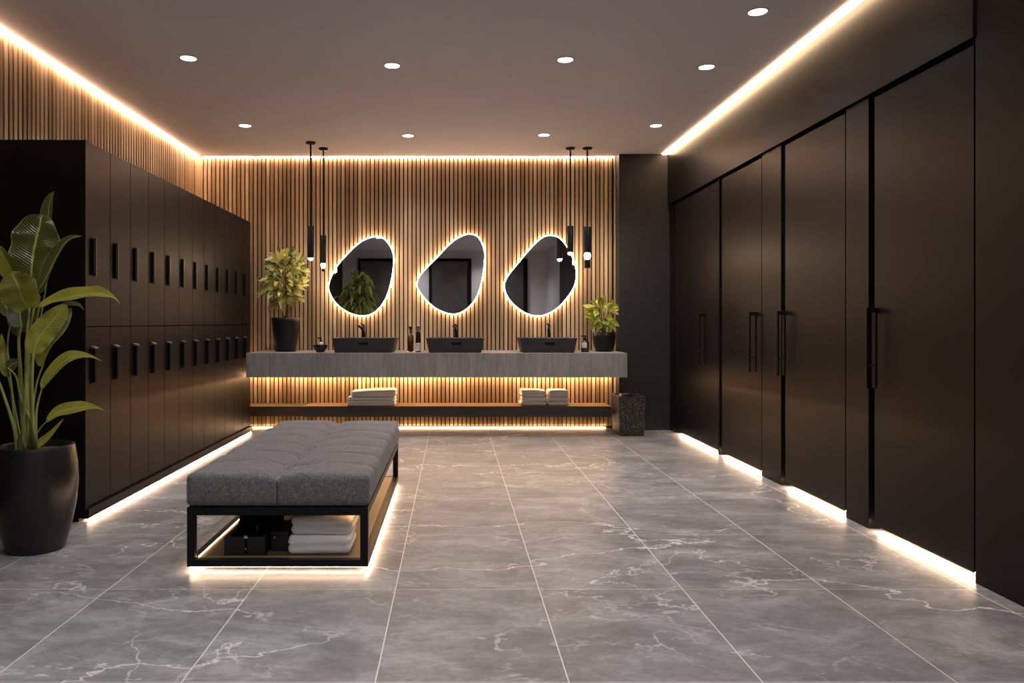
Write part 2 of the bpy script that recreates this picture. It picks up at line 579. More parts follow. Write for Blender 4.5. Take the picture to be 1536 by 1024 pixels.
# ------------------------------------------------------------------ the room
def build_room():
    struct('floor', MB().box(-3.0, 2.6, YREAR - .1, 8.6, -0.10, 0.0), M['floor'],
           'grey marble floor tiles with pale veins and thin joints', 'floor')
    struct('ceiling', MB().box(-3.0, 2.6, YREAR - .1, 8.6, ZC, ZC + .1), M['ceiling'],
           'plain taupe grey ceiling with round recessed downlights', 'ceiling')

    # back wall: timber slats on a black backing, one mesh
    mb = MB()
    mb.box(-3.0, 1.755, YB + .022, YB + .12, 0.0, ZC, mi=1)
    x, pitch = XL + 0.075, 0.0456
    while x + .034 < 1.752:
        mb.box(x, x + .0325, YB, YB + .022, 0.028, ZC, 0.0022, 0, 1)
        x += pitch
    struct('wall_back', mb, [M['slat'], M['slat_back']], 'back wall of upright oak slats behind the three mirrors', 'wall')

    mb = MB()
    mb.box(XL - .12, XL - .011, YREAR, YB + .02, 0.0, ZC, mi=1)
    y = 4.0
    while y + .036 < YB - .05:
        mb.box(XL - .011, XL, y, y + .034, 0.0, ZC, 0.002, 0, 1)
        y += .0525
    struct('wall_left', mb, [M['slat'], M['slat_back']], 'side wall of upright oak slats above the lockers', 'wall')
    # plain timber post in the corner between the two slatted walls
    struct('trim_1', MB().box(XL - .02, XL + .064, YB - .044, YB + .02, 0.0, ZC - .001, 0.003), M['slat'],
           'plain oak corner post where the two slatted walls meet', 'corner post')
    # pale edge board closing the slats at the far end
    struct('trim_2', MB().box(1.7555, 1.775, YB - .004, YB + .03, 0.028, ZC, 0.002), M['slat'],
           'oak edge board where slats meet the charcoal wall', 'edge board')
    struct('wall_alcove', MB().box(1.776, 2.6, 8.22, 8.5, 0.0, ZC), M['charcoal_wall'],
           'charcoal rendered wall section beside the slatted wall', 'wall')

    # right wall: backing, header, pilasters, end panel
    w = thing('wall_right', 'matte black panelled wall with tall flush doors', 'wall', (XR, 5, 0), None, 'structure')
    MB().box(XR + .075, XR + .2, -0.2, 8.22, 0.0, ZC).build('backing', M['black_dark'], w)
    MB().box(2.298, XR + .07, 3.394, 8.219, 2.414, ZC - .001, 0.001).build('header_panel', M['black'], w)
    MB().box(XR, XR + .07, 8.07, 8.219, 0.0, 2.41, 0.002).build('pilaster', M['black'], w)
    MB().box(XR, XR + .07, 6.690, 6.716, 0.0, 2.41, 0.002).build('pilaster', M['black'], w)
    MB().box(XR, XR + .07, 5.428, 5.766, 0.0, 2.41, 0.002).build('pilaster', M['black'], w)
    MB().box(XR, XR + .07, 4.283, 4.530, 0.0, 2.41, 0.002).build('pilaster', M['black'], w)
    MB().box(2.308, XR + .07, 0.0, 3.389, 0.0, ZC - .001, 0.001).build('end_panel', M['black'], w)
    # plain grey return wall nearer than the doors, seen in the mirrors
    MB().box(XR + .02, XR + .2, YREAR, -.02, 0.0, ZC - .001).build('grey_panel', M['rear_plaster'], w)

    # wall behind the camera with three dark framed doors, seen in the mirrors
    struct('wall_rear', MB().box(-3.0, 2.6, YREAR - .1, YREAR, 0.0, ZC), M['rear_plaster'],
           'plain grey wall seen only in the mirrors', 'wall')
    for i, (a, b) in enumerate(((-2.42, -1.45), (-.62, .46), (1.10, 1.88))):
        d = thing('door_%d' % (5 + i), ['dark framed door reflected in the first mirror', 'dark framed door reflected in the middle mirror',
                                        'dark framed door reflected in the third mirror'][i], 'door', (a, YREAR, 0), None, 'structure')
        fr = MB()
        fr.box(a, a + .07, YREAR + .001, YREAR + .06, 0, 2.78)
        fr.box(b - .10, b, YREAR + .001, YREAR + .06, 0, 2.78)
        fr.box(a + .0705, b - .1005, YREAR + .001, YREAR + .06, 2.70, 2.78)
        fr.build('door_frame', M['black_dark'], d)
        MB().box(a + .072, b - .102, YREAR + .002, YREAR + .035, 0.01, 2.698).build('door_panel', M['rear_door'], d)
        hb = MB()
        hb.tube([(b - .16, YREAR + .08, .9), (b - .16, YREAR + .08, 1.3)], .012)
        hb.tube([(b - .16, YREAR + .033, .95), (b - .16, YREAR + .085, .95)], .008)
        hb.tube([(b - .16, YREAR + .033, 1.25), (b - .16, YREAR + .085, 1.25)], .008)
        hb.build('handle', M['handle'], d)

    # the four flush doors
    XD = XR + .005
    spec = [(6.737, 8.056, 7.07, 'n'), (5.786, 6.637, 5.87, 'n'), (4.549, 5.371, 5.36, 'f'), (3.424, 4.232, 4.20, 'f')]
    names = ['flush black door beside the charcoal end wall, in deep shade', 'flush black door between thin post and broad pilaster',
             'flush black door between the two broad pilasters', 'widest flush black door beside the plain end panel']
    for i, (y0, y1, hy, side) in enumerate(spec):
        d = thing('door_%d' % (i + 1), names[i], 'door', (XD, y0, 0), None, 'structure')
        MB().box(XD, XD + .04, y0, y1, .036, 2.394, 0.001).build('door_panel', M['black'], d)
        z0, z1, zp = [(.775, 1.235, .885), (.775, 1.235, .887), (.78, 1.235, .905), (.79, 1.234, .915)][i]
        h = MB()
        h.box(XD - .066, XD - .050, hy - .011, hy + .011, z0, z1, .002)
        h.box(XD - .052, XD + .001, hy - .011, hy + .011, z1 - .030, z1 - .002, .002)
        hb = h.build('handle', M['metal_black'], d)
        MB().box(XD - .006, XD - .0005, hy + .012, hy + .05, z0, z1 - .005, .001).build('back_plate', M['black_dark'], d)
        MB().tube([(XD - .072, hy - .012, zp), (XD + .001, hy + .012, zp)], .0045).build('latch_pin', M['pin'], hb)


build_room()


# ------------------------------------------------------------------ light strips
def strip(name, box, mat, label, bevel=0.0):
    o = MB().box(*box, bevel).build(name, mat)
    return tag(o, label, 'light strip')


def build_strips():
    strip('light_strip', (XL + .001, XL + .017, 3.2, YB - .05, ZC - .012, ZC - .001), M['strip_ceiling'],
          'warm light strip along the ceiling above the lockers')
    strip('light_strip', (XL + .07, 1.752, YB - .010, YB - .001, ZC - .006, ZC - .001), M['strip_slats'],
          'warm light strip along the ceiling above the mirrors')
    strip('light_strip', (2.238, 2.294, 2.6, 8.215, ZC - .008, ZC - .001), M['strip_right'],
          'white hot light strip along the ceiling above the black doors')
    strip('light_strip', (XL + .08, 1.66, YB - .014, YB + .014, .004, .011), M['strip_back'],
          'warm light strip at the foot of the slatted wall')
    ys = [(6.74, 7.95), (5.79, 6.64), (4.552, 5.37), (3.43, 4.23)]
    lb = ['warm light strip under the farthest black door', 'warm light strip under the second farthest black door',
          'warm light strip under the black door between broad pilasters', 'warm light strip under the widest black door']
    for (a, b), l in zip(ys, lb):
        strip('light_strip', (XR + .022, XR + .036, a, b, .0290, .0352), M['strip_door'], l)


build_strips()


# ------------------------------------------------------------------ downlights
def build_downlights():
    spots = [(-1.81, 5.24, 'downlight over the near end of the lockers'), (-.43, 5.39, 'downlight above the bench'),
             (.77, 5.27, 'downlight in the front row, over open floor beside the bench'), (1.79, 5.42, 'downlight near the black wall, between two broad pilasters'),
             (1.77, 4.457, 'largest looking downlight, beside the widest black door'), (-1.91, 7.03, 'downlight over the far end of the lockers'),
             (-.438, 7.41, 'downlight in the back row in front of the middle mirror'), (.873, 7.38, 'downlight in the back row in front of the third mirror'),
             (1.858, 7.03, 'downlight in the back row beside the black wall light strip'),
             (-1.40, 2.7, 'downlight added out of view to light the banana plant'), (-.43, 2.7, 'downlight added out of view ahead of the bench'),  # from here on unseen, added to light the foreground and the mirrored area
             (.77, 2.7, 'downlight added out of view over the nearest open floor'), (-.43, 1.2, 'downlight added out of view over the viewer'),
             (.77, 1.2, 'downlight added out of view beside the viewer'), (-1.6, .3, 'downlight added out of view above the reflected tree'),
             (-1.05, -1.2, 'downlight added out of view by the rear wall, beside the tree'), (.95, -1.2, 'downlight added out of view by the rear wall, beside the last framed door'),
             (-1.05, -2.1, 'downlight added out of view close to the rear wall, between two framed doors'), (.95, -2.1, 'downlight added out of view close to the rear wall, by the last framed door')]
    src = None
    ld = bpy.data.lights.new('beam', 'SPOT')
    ld.energy = 114
    ld.color = (0.95, 0.935, 0.97)
    ld.spot_size = math.radians(140)
    ld.spot_blend = 0.85
    ld.shadow_soft_size = 0.05
    dim = ld.copy()
    dim.energy = 74
    for x, y, l in spots:
        if src is None:
            src = thing('downlight', '', 'ceiling light', (x, y, ZC), 'recessed ceiling downlights')
            MB().lathe(x, y, [(.052, ZC - .0005), (.062, ZC - .0005), (.062, ZC - .004), (.054, ZC - .006), (.052, ZC - .005)], 40,
                       cap0=False, cap1=False).build('trim_ring', M['trim_ring'], src, 40)
            MB().lathe(x, y, [(.0515, ZC - .001), (.0515, ZC - .0045)], 40).build('lens', M['lens'], src)
            b = bpy.data.objects.new('beam', ld)
            C.objects.link(b)
            b.parent = src
            b.location = (0, 0, -.008)
            o = src
        else:
            o = copy_tree(src, Vector((x, y, ZC)) - Vector(src.location))
        if y > 4:
            [c for c in bpy.data.objects if c.parent == o and c.type == 'LIGHT'][0].data = dim
        o['label'] = 'round ' + l


build_downlights()


# ------------------------------------------------------------------ lockers
def build_lockers():
    X, Y0, W = -2.125, 4.452, 0.2975
    ordn = ['first', 'second', 'third', 'fourth', 'fifth', 'sixth', 'seventh', 'eighth', 'ninth', 'tenth', 'eleventh', 'twelfth']
    src = thing('locker', '', 'locker', (X, Y0, 0), 'matte black lockers in a bank along the slatted wall')
    y0, y1 = Y0 + .0018, Y0 + W - .0018
    MB().box(XL + .006, X - .021, y0 - .001, y1 + .001, .078, 2.196).build('body', M['black_dark'], src)
    up = MB().box(X - .020, X, y0, y1, 1.131, 2.202, .0016).build('upper_door', M['locker'], src)
    h = MB()
    h.box(X - .004, X + .0008, y0 + .030, y0 + .088, 1.425, 1.652, .0, 1)
    h.box(X + .0005, X + .016, y0 + .044, y0 + .058, 1.432, 1.645, .002, 1)
    h.box(X + .0005, X + .007, y0 + .089, y0 + .101, 1.425, 1.652, .0015, 0)
    h.build('handle', [M['handle'], M['black_dark']], up)
    lo = MB().box(X - .020, X, y0, y1, .080, 1.124, .0016).build('lower_door', M['locker'], src)
    h = MB()
    h.box(X + .0003, X + .004, y0 + .032, y0 + .080, .795, 1.003, .0, 1)
    h.box(X + .0003, X + .022, y0 + .046, y0 + .068, .800, 1.000, .002, 1)
    # slanted metal cap on top of the pull
    a = [(X + .0003, y0 + .036, .992), (X + .026, y0 + .036, .999), (X + .026, y0 + .084, .999), (X + .0003, y0 + .084, .992)]
    b = [(X + .0003, y0 + .036, 1.014), (X + .026, y0 + .036, 1.005), (X + .026, y0 + .084, 1.005), (X + .0003, y0 + .084, 1.014)]
    h.loft([a, b], mi=0)
    h.build('handle', [M['cap'], M['black_dark']], lo)
    for i in range(12):
        o = src if i == 0 else copy_tree(src, (0, W * i, 0))
        if i == 0:
            o['label'] = 'first matte black locker column, at the end panel beside the banana plant'
        elif i == 11:
            o['label'] = 'last matte black locker column, tucked against the grey worktop'
        else:
            o['label'] = '%s matte black locker column counting from the banana plant' % ordn[i]
    s = thing('locker_surround', 'matte black end panel and long plinth around the locker bank', 'locker surround', (X, Y0, 0))
    MB().box(XL + .006, X + .003, Y0 - .030, Y0 - .001, .030, 2.206, .0015).build('end_panel', M['black'], s)
    MB().box(XL + .006, X + .024, Y0 - .031, Y0 + 12 * W, .021, .074, .0015).build('plinth', M['black'], s)
    MB().box(X - .002, X + .012, Y0 + .0, Y0 + 12 * W - .01, .014, .0205).build('light_strip', M['strip_floor'], s)
    MB().box(XL + .02, X - .04, Y0 - .02, Y0 + 12 * W - .02, .0, .0208).build('foot', M['black_dark'], s)


build_lockers()


# ------------------------------------------------------------------ vanity
def build_vanity():
    Yf, zt, zb = 7.60, .851, .608
    w = thing('worktop', 'thick grey stone worktop under the three mirrors', 'worktop', (-.165, Yf, zb))
    MB().box(-2.055, -1.822, Yf, YB - .001, zb, zt, .003).build('end_block', M['worktop'], w)
    MB().box(-1.8195, 1.725, Yf, YB - .001, zb, zt, .003).build('slab', M['worktop'], w)
    MB().box(XL + .08, 1.74, YB - .055, YB - .030, .592, .6078).build('light_strip', M['strip_counter'], w)
    s = thing('shelf', 'low dark floating shelf with white towels on it', 'shelf', (.05, 8.03, .165))
    MB().box(-1.571, 1.655, 8.03, YB - .001, .165, .270, .002).build('shelf_body', M['shelf_dark'], s)
    MB().box(-1.565, 1.65, 8.034, YB - .001, .270, .277, .001).build('shelf_top', M['shelf_wood'], s)
    s = MB().box(XL + .07, -1.574, 8.06, YB - .001, .168, .272, .002).build('corner_shelf', M['shelf_brown'], None, None, Vector((-2.2, 8.06, .168)))
    tag(s, 'short brown wooden shelf end beside the lockers, joining the dark shelf', 'shelf')


build_vanity()

MIR1 = [(605, 400), (620, 345), (660, 270), (720, 200), (790, 130), (850, 90), (915, 72), (965, 80), (1005, 120), (1030, 170), (1037, 230),
        (1030, 310), (1015, 390), (990, 470), (955, 530), (910, 575), (860, 597), (800, 597), (740, 578), (680, 540), (635, 490), (610, 440)]
MIR3 = [(440, 400), (455, 350), (490, 300), (540, 240), (590, 180), (650, 115), (700, 75), (745, 63), (800, 75), (845, 120), (885, 190),
        (912, 260), (920, 330), (910, 390), (885, 440), (840, 500), (790, 550), (730, 585), (670, 600), (600, 588), (540, 555), (490, 510), (455, 460)]
MIR2 = [(626.5, 427), (630, 415), (640, 403), (655, 388), (670, 372), (685, 359), (702, 352), (714, 354.5), (721, 363), (725.5, 376), (726, 392),
        (723, 415), (718, 435), (711, 450), (700, 462), (686, 469.5), (672, 469), (655, 462), (641, 450), (631, 438)]


def build_mirrors():
    z = 4.518
    outs = [[(360 + x / z, 340 + y / z) for x, y in MIR1], MIR2, [(660 + x / z, 340 + y / z) for x, y in MIR3]]
    lab = ['pebble-shaped backlit mirror with a plant reflected in it, above the basin by the potted tree',
           'pebble-shaped backlit mirror in the middle of the three, narrowest at its point',
           'roundest pebble-shaped backlit mirror, beside the pendant lamps near the charcoal wall']
    for o, l in zip(outs, lab):
        Y = YB - .045
        loop = [P(x, y, Y) for x, y in o]
        loop = catmull(loop, 5, True)
        c = sum(loop, Vector()) / len(loop)
        n = len(loop)

        def ring(off, y):
            out = []
            for i in range(n):
                t = (loop[(i + 1) % n] - loop[i - 1]).normalized()
                nn = Vector((t.z, 0, -t.x))
                if nn.dot(loop[i] - c) < 0:
                    nn = -nn
                p = loop[i] + nn * off
                out.append((p.x, y, p.z))
            return out
        m = thing('mirror', l, 'mirror', (c.x, YB, c.z), 'backlit pebble mirrors above the basins')
        MB().loft([ring(.0, Y), ring(.003, Y + .002), ring(.003, Y + .008)]).build('glass', M['mirror'], m)
        MB().loft([ring(.006, Y + .0085), ring(.014, Y + .012), ring(.014, Y + .036), ring(.004, Y + .0365)]).build('light_halo', M['halo'], m, 180)
        MB().loft([ring(-.04, Y + .037), ring(-.04, YB - .0005)]).build('back_plate', M['black_dark'], m)


build_mirrors()


def build_basins():
    zt = .8512
    Yf = 7.63
    lab = ['charcoal rectangular basin beside the dark bowl', 'charcoal rectangular basin under the middle mirror', 'charcoal rectangular basin beside the lime green plant']
    tl = ['black tap leaning over the basin nearest the dark bowl', 'black tap behind the middle basin', 'straight black tap behind the basin nearest the lime green plant']
    for i, (a, b) in enumerate(((496.5, 593.5), (638.5, 727), (779.5, 867))):
        x0, x1 = (a - CX) / F * Yf, (b - CX) / F * Yf
        o = thing('basin', lab[i], 'basin', ((x0 + x1) / 2, Yf + .2, zt), 'charcoal basins on the grey worktop')
        y0, y1, h = Yf, Yf + .42, .146
        rings = []
        for t, r in ((0, .025), (.06, .03), (.5, .035), (1, .04)):
            ins = .032 * (1 - t) + (.006 if t == 0 else 0)
            rings.append(rrect(x0 + ins, x1 - ins, y0 + ins * .5, y1 - ins, r, zt + h * t))
        for ins, zz, r in ((.003, h + .002, .04), (.010, h + .002, .038), (.014, h - .004, .036), (.030, h * .5, .04), (.055, .022, .05), (.12, .016, .06)):
            rings.append(rrect(x0 + ins, x1 - ins, y0 + ins, y1 - ins, r, zt + zz))
        MB().loft(rings).build('bowl', M['basin'], o, 40)
        xm = (x0 + x1) / 2 + (-.005 if i == 0 else .012)
        MB().box(xm - .050, xm + .050, Yf + .0015, Yf + .016, zt + .080, zt + .106, .003).build('slot', M['black_dark'], o)
        MB().lathe((x0 + x1) / 2, (y0 + y1) / 2, [(.026, zt + .0165), (.026, zt + .021), (.018, zt + .022)], 24).build('drain', M['chrome'], o, 40)
        # tap standing on the worktop behind the basin
        px = (544.5, 683, 822.5)[i]
        Yt = 8.13
        bx = (px - CX) / F * Yt
        f = thing('tap', tl[i], 'tap', (bx, Yt, zt), 'black taps behind the basins')
        lean = (-.030, -.018, .0)[i]
        MB().lathe(bx, Yt, [(.030, zt), (.030, zt + .008), (.022, zt + .010)], 24).build('foot', M['tap'], f, 40)
        body = [(bx, Yt, zt + .010), (bx + .004, Yt, zt + .10), (bx + .008, Yt - .005, zt + .17), (bx + .004, Yt - .02, zt + .215),
                (bx + lean * .5, Yt - .055, zt + .250), (bx + lean, Yt - .10, zt + .262)]
        MB().tube(catmull(body, 5), [.021 - .0003 * k for k in range(26)], 14).build('spout', M['tap'], f, 60)
        MB().tube([(bx + .006, Yt, zt + .22), (bx + .008, Yt + .012, zt + .275), (bx - .012 + lean * .3, Yt - .01, zt + .288)], [.014, .012, .008], 10).build('lever', M['tap'], f, 60)


build_basins()


def build_counter_items():
    zt = .8512
    # dark faceted bowl with a small bottle standing in it
    Y = 7.80
    cx = (480.5 - CX) / F * Y
    o = thing('bowl', 'small dark faceted bowl on the grey worktop', 'bowl', (cx, Y, zt))
    MB().lathe(cx, Y, [(.036, zt), (.042, zt + .004), (.070, zt + .048), (.074, zt + .072), (.069, zt + .072), (.062, zt + .046), (.036, zt + .012)], 9).build('bowl_body', M['bottle_black'], o)
    MB().lathe(cx, Y, [(.074, zt + .0725), (.0745, zt + .0755), (.069, zt + .0755), (.0685, zt + .0725)], 9, cap0=False, cap1=False).build('rim', M['handle'], o)
    b = thing('soap_bottle', 'small pale bottle with black pump standing in the dark bowl', 'bottle', (cx + .005, Y, zt + .012))
    z = zt + .0125
    MB().lathe(cx + .005, Y, [(.022, z), (.024, z + .004), (.024, z + .078), (.012, z + .09), (.012, z + .096)], 20).build('bottle_body', M['label'], b, 40)
    k = MB().lathe(cx + .005, Y, [(.014, z + .096), (.014, z + .108), (.006, z + .11), (.006, z + .128)], 16)
    k.box(cx - .028, cx + .012, Y - .008, Y + .008, z + .126, z + .138, .003)
    k.build('pump', M['bottle_black'], b, 40)
    # two tall bottles between first and middle basin
    Y = 7.83
    cx = (616 - CX) / F * Y
    o = thing('spray_bottle', 'dark amber spray bottle with slim clear neck between two basins', 'bottle', (cx, Y, zt))
    MB().lathe(cx, Y, [(.030, zt), (.034, zt + .006), (.031, zt + .03), (.031, zt + .165), (.020, zt + .182), (.014, zt + .188)], 24).build('bottle_body', M['amber_glass'], o, 40)
    MB().lathe(cx, Y, [(.012, zt + .188), (.014, zt + .232)], 20).build('neck', M['chrome'], o, 40)
    k = MB().lathe(cx, Y, [(.016, zt + .232), (.016, zt + .252)], 20)
    k.box(cx - .024, cx + .016, Y - .008, Y + .008, zt + .252, zt + .262, .003)
    k.build('cap', M['bottle_black'], o, 40)
    MB().lathe(cx, Y, [(.046, zt + .0002), (.048, zt + .004), (.040, zt + .010), (.0345, zt + .012)], 28, cap0=True, cap1=True).build('chrome_base', M['chrome'], o, 40)
    cx = (627.5 - CX) / F * Y
    o = thing('lotion_bottle', 'tall black bottle with a pale lower label between two basins', 'bottle', (cx, Y, zt))
    MB().lathe(cx, Y, [(.026, zt), (.028, zt + .004), (.0265, zt + .2), (.022, zt + .214), (.014, zt + .22)], 24).build('bottle_body', M['bottle_black'], o, 40)
    MB().lathe(cx, Y, [(.0283, zt + .012), (.0276, zt + .095)], 24, cap0=False, cap1=False).build('label', M['label'], o, 40)
    MB().lathe(cx, Y, [(.013, zt + .22), (.013, zt + .25), (.016, zt + .252), (.016, zt + .264), (.010, zt + .266)], 20).build('cap', M['chrome'], o, 40)
    # small bottle beside the plant at the end of the worktop
    Y = 7.82
    cx = (877.5 - CX) / F * Y
    o = thing('soap_dispenser', 'short dark soap dispenser with pale label beside the lime green plant', 'bottle', (cx, Y, zt))
    MB().lathe(cx, Y, [(.036, zt), (.040, zt + .005), (.040, zt + .098), (.030, zt + .118), (.016, zt + .124)], 28, sy=.8).build('bottle_body', M['amber_glass'], o, 40)
    lb = MB()
    pr = [[(cx + .0407 * math.cos(t), Y + .0327 * math.sin(t), z_) for t in [math.radians(200 + 9 * q) for q in range(11)]] for z_ in (zt + .045, zt + .100)]
    lb.loft(pr, False, False, closed=False)
    lb.build('label', M['label'], o, 60)
    k = MB().lathe(cx, Y, [(.016, zt + .124), (.016, zt + .142), (.006, zt + .145), (.006, zt + .158)], 18)
    k.box(cx - .040, cx + .014, Y - .010, Y + .010, zt + .156, zt + .170, .004)
    k.build('pump', M['bottle_black'], o, 40)


build_counter_items()


# ------------------------------------------------------------------ pendants
def build_pendants():
    spec = [(466, 213, 340, 387, 0, .033, 'hanging in front of the potted tree, higher of its pair'),
            (485, 222, 354, 395, 1, .029, 'beside the first mirror, lower and finial-tipped'),
            (855.5, 221.5, 340, 379, 0, .033, 'overlapping the edge of the third mirror'),
            (881, 221.5, 341, 379, 2, .036, 'nearest the charcoal wall, with a dark tip under its bulb')]
    for x, yc, y0, y1, kind, r, l in spec:
        Y = (ZC - EYE) * F / (CY - yc)
        X = (x - CX) / F * Y
        z1, z0 = EYE - (y0 - CY) / F * Y, EYE - (y1 - CY) / F * Y
        o = thing('pendant_lamp', 'slim black tube pendant lamp ' + l, 'pendant lamp', (X, Y, ZC), 'black tube pendant lamps')
        MB().lathe(X, Y, [(.048, ZC - .0006), (.048, ZC - .014), (.040, ZC - .020), (.010, ZC - .024)], 32).build('canopy', M['metal_black'], o, 40)
        MB().tube([(X, Y, ZC - .024), (X, Y, z1 + .008)], .0095 if kind != 1 else .008, 12).build('rod', M['metal_black'], o, 60)
        MB().lathe(X, Y, [(.012, z1 + .010), (r - .004, z1 + .008), (r, z1), (r, z0), (r - .004, z0), (r - .004, z0 + .03), (.004, z0 + .032)], 32).build('shade', M['metal_black'], o, 40)
        if kind == 2:
            MB().lathe(X, Y, [(.012, z0 + .005), (.030, z0 - .012), (.033, z0 - .032), (.028, z0 - .055), (.020, z0 - .068)], 28).build('bulb', M['bulb'], o, 60)
            MB().lathe(X, Y, [(.024, z0 - .0685), (.031, z0 - .070), (.031, z0 - .155), (.027, z0 - .158)], 28).build('tip', M['metal_black'], o, 40)
            MB().tube([(X + .003, Y, z0 + .02), (X + .003, Y, z0 - .08)], .005, 8).build('stem', M['metal_black'], o, 60)
        elif kind == 1:
            MB().lathe(X, Y, [(.010, z0 + .010), (.024, z0 - .002), (.026, z0 - .020), (.022, z0 - .038), (.012, z0 - .046)], 28).build('bulb', M['bulb'], o, 60)
            MB().lathe(X, Y, [(.006, z0 - .0465), (.008, z0 - .05), (.018, z0 - .066), (.018, z0 - .074), (.006, z0 - .084)], 20).build('finial', M['metal_black'], o, 60)
        else:
            MB().lathe(X, Y, [(.010, z0 + .025), (r - .008, z0 + .012), (r - .007, z0 - .004), (r - .014, z0 - .018), (.006, z0 - .024)], 28).build('bulb', M['bulb'], o, 60)


build_pendants()


# ------------------------------------------------------------------ bench
def build_bench():
    X0, X1, Y0, Y1 = -1.224, -.392, 3.52, 5.46
    o = thing('bench', 'long heather grey upholstered bench on a black frame with light underneath', 'bench', ((X0 + X1) / 2, (Y0 + Y1) / 2, 0))
    zb, zt, t = .030, .302, .036
    f = MB()
    for z0, z1 in ((zb, zb + .032), (zt - t, zt)):
        f.box(X0 + t, X1 - t, Y0, Y0 + t, z0, z1, .0015)
        f.box(X0 + t, X1 - t, Y1 - t, Y1, z0, z1, .0015)
        f.box(X0, X0 + t, Y0 + t, Y1 - t, z0, z1, .0015)
        f.box(X1 - t, X1, Y0 + t, Y1 - t, z0, z1, .0015)
    f.build('frame', M['metal_black'], o)
    for x in (X0, X1 - t):
        for y in (Y0, Y1 - t):
            MB().box(x, x + t, y, y + t, zb, zt, .0015).build('leg', M['metal_black'], o)
            MB().lathe(x + t / 2 + (.10 if x == X0 else -.10), y + t / 2 + (.16 if y == Y0 else -.16), [(.014, 0.0002), (.014, zb)], 16).build('foot', M['black_dark'], o)
    MB().box(X0 + t + .001, X1 - t - .001, Y0 + t + .001, Y1 - t - .001, zb + .018, zb + .031, .001).build('bottom_shelf', M['bench_plate'], o)
    MB().box(X0 + .03, X1 - .03, Y0 + .03, Y1 - .03, zt - .018, zt - .002).build('seat_board', M['black_dark'], o)
    # light strips under the frame (glow on the floor) and inside along the shelf
    g = MB()
    g.box(X0 + .012, X1 - .012, Y0 + .012, Y0 + .024, zb - .005, zb - .001)
    g.build('light_strip', M['strip_bench'], o)
    MB().box(X1 - .018, X1 - .006, Y0 + .022, Y1 - .012, zb - .005, zb - .001).build('light_strip', M['strip_bench'], o)
    MB().box(X0 + .006, X0 + .018, Y0 + .022, Y1 - .012, zb - .005, zb - .001).build('light_strip', M['strip_bench'], o)
    MB().box(X0 + t + .002, X0 + t + .006, Y0 + t + .01, Y1 - t - .01, zb + .0315, zb + .0345).build('light_strip', M['inner'], o)
    MB().box(X1 - t - .030, X1 - t - .020, Y0 + t + .01, Y1 - t - .01, zt - .026, zt - .019).build('light_strip', M['inner'], o)

    # cushion: one upholstered pad, quilted into two long halves with puckered cross seams
    sx, sy, sz = X1 - X0 + .006, Y1 - Y0 + .006, .150
    vs, fs = grid_box(sx, sy, sz, 72, 150, 14)
    hx, hy, hz = sx / 2, sy / 2, sz / 2
    rows = 7

    def shape(p):
        q = round_box(p, hx, hy, hz, .024)
        up = max(0.0, min(1.0, (q.z / hz - .1) / .9))
        ux = q.x / hx
        vy = q.y / hy
        half = math.cos(PI / 2 * (2 * abs(ux) - 1)) if abs(ux) < 1 else 0
        edge = max(0.0, 1 - abs(vy) ** 6)
        dz = .020 * half * edge * up
        dz -= (.022 * math.exp(-(q.x / .012) ** 2) + .012 * math.exp(-(q.x / .05) ** 2)) * up
        bow = .030 * (abs(ux) - .5) ** 2 + .018 * math.sin(ux * 3.1) + .016 * noise.noise(Vector((q.x * 5, q.y * 1.2, 3)))
        ph = (q.y + bow * 2 + hy) / sy * rows
        d = abs(ph - round(ph)) * sy / rows
        ir = .6 + .6 * noise.noise(Vector((q.x * 6, round(ph) * 3.3, 9)))
        if 0 < round(ph) < rows:
            dz -= (.013 * math.exp(-(d / .011) ** 2) + .012 * math.exp(-(d / .060) ** 2)) * ir * up
        dz += .005 * noise.noise(Vector((q.x * 9, q.y * 13, q.z * 6))) * up
        q = Vector((q.x, q.y, q.z + dz))
        # soft fullness and the seam that runs down both ends and wrinkles on the long sides
        side = 1 - up
        if abs(p.y) > hy - 1e-5:
            s = 1 if p.y > 0 else -1
            bulge = .006 * math.cos(p.z / hz * PI / 2) * (1 - (2 * abs(ux) - 1) ** 4)
            q.y += s * (bulge - .007 * math.exp(-(q.x / .007) ** 2))
        if abs(p.x) > hx - 1e-5:
            s = 1 if p.x > 0 else -1
            q.x += s * (.005 * math.cos(p.z / hz * PI / 2) - .005 * math.exp(-(d / .02) ** 2) * max(0, q.z / hz) + .003 * noise.noise(Vector((q.y * 9, q.z * 20, 4))))
        # small tucked corners
        cxr = max(0, abs(ux) - .93) / .07 * max(0, abs(vy) - .965) / .035
        q.z += .010 * cxr * up
        return q

    out = [shape(p) for p in vs]
    c = Vector(((X0 + X1) / 2, (Y0 + Y1) / 2, zt + .003 + hz))
    cu = raw_mesh(MB(), [c + q for q in out], fs).build('cushion', M['fabric'], o, 180)
    # dark tubes along the seams, standing in for the shade in their grooves
    ln = MB()
    up_ = Vector((0, 0, .0035))
    ln.tube([(c.x, Y0 - .003, zt + .008), (c.x, Y0 - .0035, zt + .125)], .0022, 6)
    ln.build('end_seam_shade', M['seam'], cu)
    MB().tube([c + shape(Vector((0, -hy + .03 + (sy - .06) * i / 90, hz))) + up_ for i in range(91)], .0026, 6).build('long_seam_shade', M['seam'], cu, 180)
